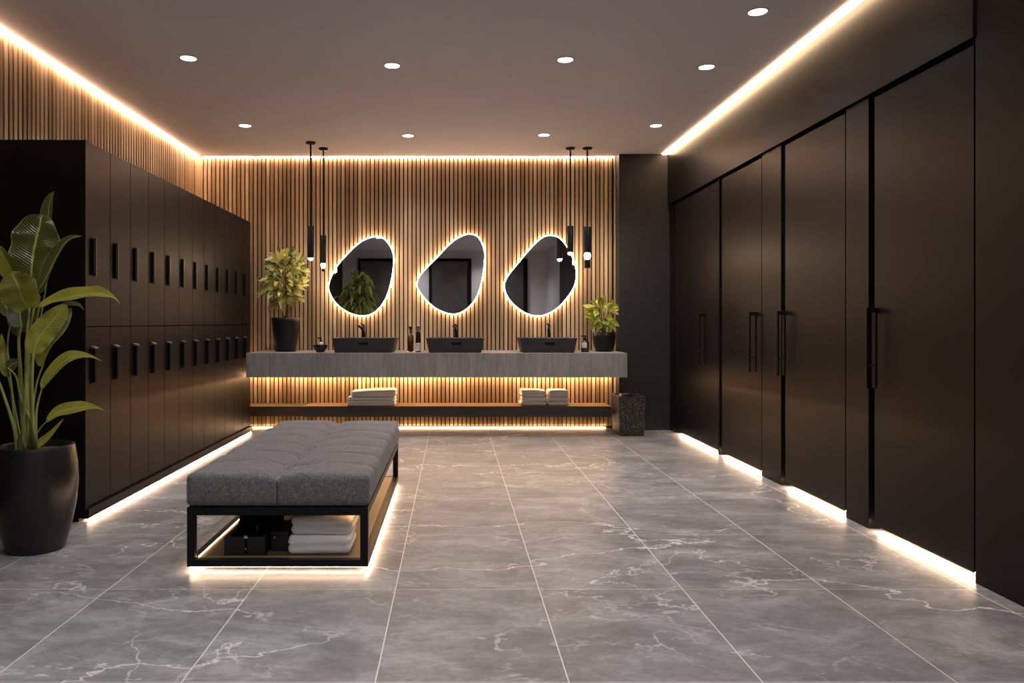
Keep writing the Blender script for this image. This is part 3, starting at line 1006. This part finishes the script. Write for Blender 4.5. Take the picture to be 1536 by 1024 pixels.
    for r in range(1, rows):  # thin dark tubes deepen the shade of the cross grooves
        pts = []
        for i in range(61):
            x = (-hx + .02) + (sx - .04) * i / 60
            ux = x / hx
            y = r * sy / rows - hy
            for _ in range(3):
                bow = .030 * (abs(ux) - .5) ** 2 + .018 * math.sin(ux * 3.1) + .016 * noise.noise(Vector((x * 5, y * 1.2, 3)))
                y = r * sy / rows - hy - bow * 2
            pts.append(c + shape(Vector((x, y, hz))) + Vector((0, 0, .0012)))
        MB().tube(pts, .0018, 5).build('cross_seam_shade', M['seam'], cu, 180)


build_bench()


# ------------------------------------------------------------------ towels
def towel(name, label, cx, cy, z, w, d, h, group, mat='towel', seed=0, taper=0.0, fold='front', tilt=0.0, layers=2, cat='towel', crown=False):
    """a folded towel: a thick rounded slab with soft layer grooves round its free sides"""
    vs, fs = grid_box(w, d, h, 26, 18, 3 * layers + 2)
    hx, hy, hz = w / 2, d / 2, h / 2
    r = min(h * .46, .024)
    out = []
    rng = random.Random(seed)
    so = rng.random() * 50
    for p in vs:
        q = round_box(p, hx, hy, hz, r)
        nx_, ny_ = q.x / hx, q.y / hy
        # layer grooves on sides
        out_x = max(0, abs(p.x) / hx - .97) / .03
        out_y = max(0, abs(p.y) / hy - .97) / .03
        k = (q.z / h + .5) * layers
        gro = math.exp(-((k - round(k)) / .16) ** 2) if 0 < round(k) < layers else 0
        if fold == 'front' and p.y < -hy + 1e-5:
            gro *= .6
        q.x -= (1 if p.x > 0 else -1) * .010 * gro * out_x
        q.y -= (1 if p.y > 0 else -1) * .010 * gro * out_y
        top = max(0, q.z / hz)
        n = noise.noise(Vector((q.x * 9 + so, q.y * 9, so)))
        q.z += .006 * n * (0.3 + .7 * top)
        q.z += .008 * top * math.cos(nx_ * PI / 2) * math.cos(ny_ * PI / 2)
        q.z += (taper * nx_ * .5) * (q.z / h + .5)
        q.z += tilt * nx_
        q.x += .006 * noise.noise(Vector((q.z * 40 + so, q.y * 5, 2)))
        q.y += .006 * noise.noise(Vector((q.x * 7, q.z * 40 + so, 6)))
        out.append(Vector((cx, cy, z + hz)) + q)
    for v in out:
        v.z = max(z, v.z) if crown else min(max(z, v.z), z + h)
    o = raw_mesh(MB(), out, fs).build(name, M[mat], None, 180, Vector((cx, cy, z)))
    return tag(o, label, cat, group)


def build_towels():
    zs = .2772
    cy = 8.19
    # stack of four beside the lockers
    x0, x1 = (520.5 - CX) / F * 8.06, (592.5 - CX) / F * 8.06
    cx, w = (x0 + x1) / 2, x1 - x0
    g = 'white towels stacked on the low shelf under the first basin'
    hs = [.030, .029, .032, .066]
    lb = ['bottom thin white towel of the stack of four on the low shelf', 'second thin white towel from the shelf in the stack of four',
          'third white towel from the shelf, just under the thick one on top', 'thick white towel lying on top of the stack of four']
    z = zs
    for i in range(4):
        if i < 3:
            towel('towel', lb[i], cx, cy, z, w, .27, hs[i], g, seed=i, layers=1, taper=.0)
        else:
            towel('towel', lb[i], cx + .022, cy + .005, z, w * .95, .26, hs[i], g, seed=11, layers=2, taper=.020, crown=True)
        z += hs[i] + .0008
    # two stacks of three
    for s, (a, b, nm) in enumerate(((781, 821.5, 'the stack nearer the middle basin'), (822, 855, 'the stack nearer the speckled basket'))):
        x0, x1 = (a - CX) / F * 8.06, (b - CX) / F * 8.06
        cx, w = (x0 + x1) / 2, x1 - x0 - .004
        z = zs
        for i, h in enumerate((.046, .048, .066)):
            towel('towel', 'white folded towel, %s of %s on the low shelf' % (['bottom one', 'middle one', 'topmost'][i], nm), cx + (0.004 * ((i % 2) * 2 - 1)), cy, z,
                  w - .012 * (i == 2) - .012 * (i == 1), .25, h, 'white towels in two side by side stacks on the low shelf', seed=20 + 5 * s + i, layers=2 if i != 1 else 1,
                  taper=(-.012 if s == 0 else .0) * (i == 2), crown=(i == 2))
            z += h + .0008
    # two thick ones on the bench shelf
    z = .0615
    towel('bath_towel', 'lower thick white towel on the shelf inside the bench', -.632, 3.735, z, .295, .28, .086, 'thick white towels inside the bench', seed=41, layers=2)
    towel('bath_towel', 'upper thick white towel on the shelf inside the bench', -.622, 3.745, z + .0875, .290, .27, .088, 'thick white towels inside the bench', seed=47, layers=2, crown=True)


build_towels()


# ------------------------------------------------------------------ things on the bench shelf
def build_bench_things():
    z = .0615
    x0, x1, y0, y1 = -1.072, -.880, 3.585, 3.83
    o = thing('toiletry_case', 'open black leather case with a front clasp under the bench', 'case', ((x0 + x1) / 2, (y0 + y1) / 2, z))
    b = MB()
    h = .088
    t = .007
    b.box(x0, x1, y0, y0 + t, z, z + h, .001)
    b.box(x0, x1, y1 - t, y1, z, z + h + .012, .001)
    b.box(x0, x0 + t, y0 + t, y1 - t, z, z + h, .001)
    b.box(x1 - t, x1, y0 + t, y1 - t, z, z + h, .001)
    b.box(x0 + t, x1 - t, y0 + t, y1 - t, z, z + .008)
    b.build('case_body', M['leather'], o)
    # brass lined edges, divider, raised lid behind, strap and studs
    e = MB()
    e.box(x0 + .010, x0 + .014, y0 + .02, y1 - .03, z + h - .012, z + h + .001)
    e.build('brass_edge', M['brass'], o)
    e = MB()
    e.box(x1 - .014, x1 - .010, y0 + .02, y1 - .03, z + h - .012, z + h + .001)
    e.build('brass_edge', M['brass'], o)
    MB().box(x0 + t, x1 - t, 3.70, 3.705, z + .008, z + h - .01).build('divider', M['leather'], o)
    a = [(x0 + .004, y1 - .008, z + h + .014), (x1 - .004, y1 - .008, z + h + .014), (x1 - .004, y1 + .0, z + h + .014), (x0 + .004, y1 + .0, z + h + .014)]
    c = [(x0 + .004, y1 + .030, z + h + .085), (x1 - .004, y1 + .030, z + h + .085), (x1 - .004, y1 + .038, z + h + .085), (x0 + .004, y1 + .038, z + h + .085)]
    MB().loft([a, c]).build('lid', M['leather'], o)
    xm = (x0 + x1) / 2 + .006
    MB().box(xm - .006, xm + .006, y0 - .003, y0 + .001, z + .006, z + h - .006, .001).build('strap', M['black_dark'], o)
    k = MB()
    k.lathe(xm + .001, y0 - .002, [(.012, z + h - .004), (.012, z + h + .008), (.006, z + h + .012)], 16)
    k.build('clasp', M['chrome'], o, 40)
    MB().lathe(xm, y0 - .004, [(.004, z + .030), (.004, z + .037)], 12).build('stud', M['chrome'], o, 40)
    # jar lying inside
    for i, (jx, jy, r, hh, l) in enumerate(((x0 + .055, 3.76, .018, .085, 'small dark jar standing in the open black case, by the brass edge'),
                                            (x0 + .105, 3.77, .015, .098, 'slim chrome capped bottle standing in the open black case'))):
        q = thing('jar', l, 'jar', (jx, jy, z + .008))
        MB().lathe(jx, jy, [(r, z + .0085), (r, z + hh), (r * .7, z + hh + .006)], 18).build('jar_body', M['bottle_black'], q, 40)
        MB().lathe(jx, jy, [(r * .72, z + hh + .0065), (r * .72, z + hh + .016)], 18).build('cap', M['chrome'], q, 40)
    # taller plain box behind the case
    o = thing('storage_box', 'tall black storage box behind the open case under the bench', 'box', (-.97, 4.02, z))
    MB().box(-1.085, -.86, 3.90, 4.15, z, z + .175, .004).build('box_body', M['leather'], o)
    MB().box(-1.088, -.857, 3.897, 4.153, z + .1755, z + .200, .003).build('lid', M['leather'], o)
    MB().lathe(-.96, 3.893, [(.010, z + .140), (.012, z + .145), (.010, z + .150)], 14).build('stud', M['brass'], o, 40)
    # low black box between case and towels
    o = thing('accessory_box', 'low black box with a brass stud between the open case and the towels', 'box', (-.825, 3.75, z))
    MB().box(-.872, -.786, 3.66, 3.88, z, z + .074, .003).build('box_body', M['leather'], o)
    MB().box(-.874, -.784, 3.658, 3.882, z + .0745, z + .092, .003).build('lid', M['leather'], o)
    MB().lathe(-.852, 3.656, [(.004, z + .060), (.006, z + .064), (.004, z + .068)], 12).build('stud', M['brass'], o, 40)


build_bench_things()


# ------------------------------------------------------------------ speckled basket
def build_basket():
    x0, x1, y0, y1, h = 1.678, 1.955, 7.775, 8.17, .386
    o = thing('basket', 'speckled black square basket standing beside the low shelf', 'basket', ((x0 + x1) / 2, (y0 + y1) / 2, 0))
    rings = []
    for t in (0, .03, .5, 1):
        ins = .012 * (1 - t) + (.008 if t == 0 else 0)
        rings.append(rrect(x0 + ins, x1 - ins, y0 + ins, y1 - ins, .022, .0003 + h * t))
    rings.append(rrect(x0 + .014, x1 - .014, y0 + .014, y1 - .014, .016, h))
    rings.append(rrect(x0 + .02, x1 - .02, y0 + .02, y1 - .02, .016, .02))
    MB().loft(rings).build('basket_body', M['basket'], o, 40)
    rr = [rrect(x0 - .003, x1 + .003, y0 - .003, y1 + .003, .024, h + .0005), rrect(x0 - .003, x1 + .003, y0 - .003, y1 + .003, .024, h + .016),
          rrect(x0 + .014, x1 - .014, y0 + .014, y1 - .014, .016, h + .016), rrect(x0 + .014, x1 - .014, y0 + .014, y1 - .014, .016, h + .0005)]
    MB().loft(rr + [rr[0]], False, False).build('rim', M['basket_rim'], o, 30)
    # contents
    cx = (x0 + x1) / 2
    t = towel('dark_towel', 'crumpled charcoal towel filling the speckled basket', cx - .002, 7.97, .258, .225, .34, .105, None, mat='dark_towel', seed=81, layers=1)
    c = thing('hair_brush', 'round brush with pale wooden end lying in the speckled basket', 'brush', (cx - .03, 7.92, h))
    MB().tube(catmull([(cx - .085, 7.90, h + .010), (cx - .03, 7.905, h + .018), (cx + .03, 7.92, h + .012)], 6), [.030] * 13, 16).build('barrel', M['leather'], c, 50)
    MB().tube(catmull([(cx - .112, 7.898, h + .004), (cx - .10, 7.899, h + .007), (cx - .0855, 7.90, h + .010)], 3), [.016, .022, .026, .029, .030, .030, .030], 16).build('wooden_end', M['pale_wood'], c, 50)
    MB().tube(catmull([(cx + .0305, 7.92, h + .012), (cx + .07, 7.90, h + .02), (cx + .10, 7.86, h + .024)], 5), .008, 10).build('handle', M['chrome'], c, 60)


build_basket()


# ------------------------------------------------------------------ plants
def leaf_strip(mb, mid, hw, roll=0.0, fold=0.25, ripple=0.0, power=0.65, tip=0.0, nu=8, mi=0, seed=0, face=Vector((0, -1, 0)), blunt=0.0):
    """a leaf blade along the points mid (world), greatest half width hw (metres)"""
    pts = catmull(mid, 8)
    n = len(pts)
    uvl = mb.uv
    rows = []
    for i, p in enumerate(pts):
        t = (pts[min(i + 1, n - 1)] - pts[max(i - 1, 0)]).normalized()
        s = t.cross(face)
        if s.length < .15:
            s = t.cross(Vector((0, 0, 1)))
        s.normalize()
        nn = s.cross(t).normalized()
        R = Matrix.Rotation(math.radians(roll), 3, t)
        s, nn = R @ s, R @ nn
        v = i / (n - 1)
        prof = math.sin(PI * min(1, max(0, v * (1 - blunt) + blunt * .5 * v)) ** power) if blunt == 0 else (math.sin(PI * (v * .86 + .06)) ** .55 * math.sqrt(max(0, 1 - (max(0, v - .72) / .28) ** 2)))
        prof = max(prof, 0.012)
        if tip:
            prof *= 1 - tip * max(0, v - .55) / .45
        row = []
        for k in range(nu + 1):
            u = k / nu * 2 - 1
            rp = ripple * hw * math.sin(v * 21 + seed * 1.3 + (2 if u > 0 else 0)) * abs(u) ** 2 + ripple * hw * .6 * noise.noise(Vector((v * 5 + seed, u * 2, seed)))
            q = p + s * (u * hw * prof) + nn * (fold * abs(u) * hw * prof + rp)
            row.append((mb.bm.verts.new(q), u, v))
        rows.append(row)
    for a, b in zip(rows, rows[1:]):
        for k in range(nu):
            quad = (a[k], a[k + 1], b[k + 1], b[k])
            f = mb.bm.faces.new([q[0] for q in quad])
            f.material_index = mi
            f.smooth = True
            for lp, q in zip(f.loops, quad):
                lp[uvl].uv = (q[1], q[2])
    return mb


def build_banana():
    Y = 3.91
    cx = (54 - CX) / F * Y
    o = thing('banana_plant', 'tall banana plant with broad leaves in a black pot at the end of the lockers', 'potted plant', (cx, Y, 0))
    MB().lathe(cx, Y, [(.125, .0004), (.136, .004), (.160, .09), (.188, .23), (.198, .34), (.194, .43), (.182, .515), (.178, .527), (.168, .530), (.163, .522), (.168, .45), (.160, .40)], 56).build('pot', M['pot'], o, 50)
    MB().lathe(cx, Y, [(.002, .502), (.08, .505), (.120, .500), (.160, .495), (.160, .470)], 36).build('soil', M['soil'], o, 60)
    px = Y / F

    def W(pts, dy=0.0):
        return [P(p[0], p[1], Y + dy + (p[2] if len(p) > 2 else 0)) for p in pts]
    L = [
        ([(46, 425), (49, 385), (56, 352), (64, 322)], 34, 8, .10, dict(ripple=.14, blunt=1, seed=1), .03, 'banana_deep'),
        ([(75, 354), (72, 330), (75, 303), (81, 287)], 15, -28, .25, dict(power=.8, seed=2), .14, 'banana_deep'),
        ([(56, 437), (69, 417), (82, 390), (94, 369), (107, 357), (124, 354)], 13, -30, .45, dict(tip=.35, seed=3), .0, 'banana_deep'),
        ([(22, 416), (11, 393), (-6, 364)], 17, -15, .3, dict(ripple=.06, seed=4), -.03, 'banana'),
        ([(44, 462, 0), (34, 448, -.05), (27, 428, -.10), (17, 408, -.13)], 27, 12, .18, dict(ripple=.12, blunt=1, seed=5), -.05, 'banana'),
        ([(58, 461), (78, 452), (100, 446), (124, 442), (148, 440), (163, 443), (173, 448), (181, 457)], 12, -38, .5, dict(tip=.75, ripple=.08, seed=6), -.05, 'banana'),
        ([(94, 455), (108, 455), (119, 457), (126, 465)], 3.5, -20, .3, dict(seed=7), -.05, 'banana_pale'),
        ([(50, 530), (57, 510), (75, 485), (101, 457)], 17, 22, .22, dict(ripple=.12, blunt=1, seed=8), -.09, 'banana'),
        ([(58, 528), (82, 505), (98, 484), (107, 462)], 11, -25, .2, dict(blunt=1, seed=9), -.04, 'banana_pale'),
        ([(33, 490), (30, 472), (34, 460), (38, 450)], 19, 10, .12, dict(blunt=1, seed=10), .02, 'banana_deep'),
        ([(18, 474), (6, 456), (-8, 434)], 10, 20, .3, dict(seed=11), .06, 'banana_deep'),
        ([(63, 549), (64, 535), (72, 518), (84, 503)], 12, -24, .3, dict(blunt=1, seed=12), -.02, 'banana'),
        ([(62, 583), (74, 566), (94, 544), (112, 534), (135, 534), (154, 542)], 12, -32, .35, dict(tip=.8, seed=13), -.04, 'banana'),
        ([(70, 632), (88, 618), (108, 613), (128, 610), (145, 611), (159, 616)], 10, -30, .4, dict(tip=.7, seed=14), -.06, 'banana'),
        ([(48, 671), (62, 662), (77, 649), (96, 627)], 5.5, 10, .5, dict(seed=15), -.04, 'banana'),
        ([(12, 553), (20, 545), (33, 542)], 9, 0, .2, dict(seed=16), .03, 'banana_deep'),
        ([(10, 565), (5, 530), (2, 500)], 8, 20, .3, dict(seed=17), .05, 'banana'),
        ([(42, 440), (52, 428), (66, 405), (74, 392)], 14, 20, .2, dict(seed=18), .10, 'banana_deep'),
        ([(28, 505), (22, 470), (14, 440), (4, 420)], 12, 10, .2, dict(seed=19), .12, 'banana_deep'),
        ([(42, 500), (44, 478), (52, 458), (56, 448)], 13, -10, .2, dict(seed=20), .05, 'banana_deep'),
    ]
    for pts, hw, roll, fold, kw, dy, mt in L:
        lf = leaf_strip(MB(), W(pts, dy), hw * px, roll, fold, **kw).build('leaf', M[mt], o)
        if mt == 'banana_pale':
            lf['label'] = 'pale underside of a turned leaf'
    S = [([(25, 672), (22, 645), (14, 618), (0, 577), (-8, 560)], (6, 3), .0), ([(37, 672), (34, 620), (31, 560), (28, 510), (33, 488)], (7, 3), .02),
         ([(46, 672), (44, 610), (43, 545), (46, 490), (46, 425)], (7.5, 3), .03), ([(51, 672), (49, 618), (55, 575), (64, 548)], (4.5, 2), -.02),
         ([(54, 668), (54, 625), (57, 603), (63, 582)], (4.5, 2), -.04), ([(54, 652), (62, 640), (71, 631)], (2, 1.5), -.06),
         ([(46, 632), (31, 595), (24, 565), (12, 552)], (4, 2), -.01), ([(24, 650), (18, 590), (11, 520), (18, 474)], (4, 2), .05),
         ([(42, 640), (40, 560), (46, 490), (56, 437)], (5, 2.5), .0), ([(48, 640), (47, 560), (51, 500), (59, 460)], (5, 2.5), -.05),
         ([(50, 640), (48, 580), (50, 530)], (5, 3.5), -.09), ([(32, 640), (28, 560), (28, 505)], (3.5, 2), .10), ([(34, 660), (38, 580), (40, 510), (44, 462)], (5, 3), -.03),
         ([(30, 655), (22, 610), (12, 565)], (3, 2), .05), ([(38, 655), (47, 560), (70, 420), (75, 354)], (4, 2), .14)]
    for pts, (r0, r1), dy in S:
        w = catmull(W(pts, dy), 6)
        b0 = w[0]
        n = len(w)
        # the foot of every stalk runs into the soil
        MB().tube([Vector((cx + (b0.x - cx) * .75, Y + (b0.y - Y) * .6, .49))] + w, [r0 * px * .55] + [(r0 + (r1 - r0) * i / (n - 1)) * px * .5 for i in range(n)], 10).build('stalk', M['stalk'], o, 180)
    # reddish sheath at the foot
    k = MB()
    k.tube(catmull(W([(31, 676, -.03), (29, 660, -.03), (33, 646, -.02)], -.02), 5), [.014 - .001 * i for i in range(11)], 10)
    k.build('sheath', M['bark'], o, 180)


build_banana()


def small_leaf(mb, base, d, length, hw, droop, face, seed):
    d = d.normalized()
    p1 = base + d * length * .35 + Vector((0, 0, .04 * length))
    p2 = base + d * length * .7 - Vector((0, 0, droop * length * .35))
    p3 = base + d * length - Vector((0, 0, droop * length))
    pts = [base, p1, p2, p3]
    n = 5
    path = catmull(pts, 2)
    rows = []
    for i, p in enumerate(path):
        t = (path[min(i + 1, len(path) - 1)] - path[max(i - 1, 0)]).normalized()
        s = t.cross(face)
        if s.length < .1:
            s = t.cross(Vector((1, 0, 0)))
        s.normalize()
        nn = s.cross(t)
        v = i / (len(path) - 1)
        w = hw * max(.04, math.sin(PI * v ** .75))
        rows.append([mb.bm.verts.new(p + s * (u * w) + nn * (abs(u) * w * .35)) for u in (-1, -.5, 0, .5, 1)])
    for a, b in zip(rows, rows[1:]):
        for k in range(4):
            f = mb.bm.faces.new((a[k], a[k + 1], b[k + 1], b[k]))
            f.smooth = True


def bushy(o, cen, rad, n, length, hw, mat, seed, ymax, trunk_base, droop=(.1, .7), branches=7, trunk_r=.014, hollow=.35, xmin=None, lean=None):
    rng = random.Random(seed)
    fb, tb = MB(), []
    tips = []
    top = Vector(cen)
    for b in range(branches):
        a = 2 * PI * b / branches + rng.uniform(-.3, .3)
        e = top + Vector((math.cos(a) * rad[0] * .55, math.sin(a) * rad[1] * .55, rng.uniform(-.25, .75) * rad[2]))
        m = (Vector(trunk_base) + e) / 2 + Vector((math.cos(a) * rad[0] * .10, math.sin(a) * rad[1] * .1, -.04 * rad[2]))
        path = catmull([Vector(trunk_base), m, e], 6)
        k = len(path)
        tb.append((path, [trunk_r * (1 - .75 * i / (k - 1)) for i in range(k)]))
        tips += path[6:]
    cnt = 0
    while cnt < n:
        v = Vector((rng.gauss(0, 1), rng.gauss(0, 1), rng.gauss(0, 1))).normalized()
        r = rng.uniform(hollow, 1) ** .6
        p = top + Vector((v.x * rad[0] * r, v.y * rad[1] * r, v.z * rad[2] * r))
        if lean:
            p.x += lean * (p.z - top.z)
        d = Vector((v.x, v.y, v.z * .5 + rng.uniform(-.2, .5))).normalized()
        ln = length * rng.uniform(.7, 1.25)
        tip = p + d * ln * .5
        if tip.y > ymax or p.y > ymax or (xmin is not None and min(tip.x, p.x) < xmin):
            continue
        face = Vector((rng.uniform(-.5, .5), -1, rng.uniform(-.2, 1.3))).normalized()
        small_leaf(fb, p - d * ln * .5, d, ln, hw * rng.uniform(.75, 1.2), rng.uniform(*droop), face, cnt)
        cnt += 1
    ys = [v for v in fb.bm.verts if v.co.y > ymax + .03]
    for v in ys:
        v.co.y = ymax + .03 - .3 * (v.co.y - ymax - .03)
    for path, rr in tb:
        MB().tube(path, rr, 8).build('branch', M['bark'], o, 180)
    fb.build('foliage', mat, o)


def build_plants():
    zt = .8512
    # potted tree on the worktop
    Y = 7.98
    cx = (428.5 - CX) / F * Y
    o = thing('potted_tree', 'bushy variegated potted tree on the worktop beside the lockers', 'potted plant', (cx, Y, zt))
    MB().lathe(cx, Y, [(.100, zt), (.106, zt + .004), (.128, zt + .16), (.145, zt + .31), (.147, zt + .345), (.140, zt + .352), (.132, zt + .345), (.128, zt + .30)], 48).build('pot', M['pot_matte'], o, 50)
    MB().lathe(cx, Y, [(.002, zt + .335), (.07, zt + .338), (.126, zt + .33), (.126, zt + .31)], 30).build('soil', M['soil'], o, 60)
    MB().tube(catmull([(cx, Y, zt + .33), (cx + .012, Y, zt + .42), (cx + .004, Y, zt + .52)], 5), [.022 - .0006 * i for i in range(11)], 10).build('trunk', M['bark'], o, 180)
    bushy(o, (cx + .005, Y - .05, zt + .765), (.235, .20, .315), 230, .115, .030, M['variegated'], 5, 8.24, (cx + .004, Y, zt + .48), droop=(-.25, .55), branches=9, trunk_r=.011, xmin=-2.10, lean=.10)
    # lime green plant near the charcoal wall
    cx = (906 - CX) / F * Y
    o = thing('lime_plant', 'small lime green plant in a round black pot near the charcoal wall', 'potted plant', (cx, Y, zt))
    MB().lathe(cx, Y, [(.082, zt), (.090, zt + .004), (.110, zt + .08), (.119, zt + .15), (.117, zt + .195), (.108, zt + .204), (.100, zt + .198), (.098, zt + .17)], 48).build('pot', M['pot_matte'], o, 50)
    MB().lathe(cx, Y, [(.002, zt + .186), (.05, zt + .188), (.096, zt + .183), (.096, zt + .16)], 30).build('soil', M['soil'], o, 60)
    bushy(o, (cx - .02, Y - .03, zt + .385), (.175, .15, .165), 62, .105, .030, M['lime'], 12, 8.24, (cx, Y, zt + .185), droop=(-.2, .45), branches=11, trunk_r=.005, hollow=.5)
    # leafy tree that only shows in the first mirror
    X, Y = -1.92, 1.15
    o = thing('leafy_tree', 'leafy dark green tree seen only reflected in the first mirror', 'potted plant', (X, Y, 0))
    MB().lathe(X, Y, [(.15, .0004), (.16, .004), (.20, .25), (.20, .45), (.19, .47), (.18, .46), (.18, .40)], 40).build('pot', M['pot'], o, 50)
    MB().lathe(X, Y, [(.002, .43), (.10, .435), (.178, .43), (.178, .40)], 30).build('soil', M['soil'], o, 60)
    MB().tube(catmull([(X, Y, .42), (X + .03, Y, .85), (X, Y, 1.30)], 6), [.032 - .001 * i for i in range(13)], 10).build('trunk', M['bark'], o, 180)
    bushy(o, (X, Y, 1.72), (.34, .30, .50), 190, .26, .042, M['deepgreen'], 31, 9, (X, Y, 1.27), droop=(.4, 1.1), branches=8, trunk_r=.018, xmin=-2.7)


build_plants()


# ------------------------------------------------------------------ world, camera, view
wd = bpy.data.worlds.new('dim_room_air')
bpy.context.scene.world = wd
wd.use_nodes = True
wd.node_tree.nodes['Background'].inputs[0].default_value = (0.02, 0.02, 0.02, 1)
wd.node_tree.nodes['Background'].inputs[1].default_value = 1.0

cam = bpy.data.cameras.new('camera')
cam.sensor_fit = 'HORIZONTAL'
cam.sensor_width = 36.0
cam.lens = 36.0 * F / 1536.0
cam.shift_x = (768 - CX) / 1536.0
cam.shift_y = (CY - 512) / 1536.0
cam.clip_start = 0.05
co = bpy.data.objects.new('camera', cam)
co.location = (0, 0, EYE)
co.rotation_euler = (PI / 2, 0, 0)
C.objects.link(co)
sc = bpy.context.scene
sc.camera = co
sc.view_settings.view_transform = 'Standard'
sc.view_settings.look = 'None'
sc.view_settings.exposure = 0.22
sc.view_settings.gamma = 1.0
sc.view_settings.use_curve_mapping = False
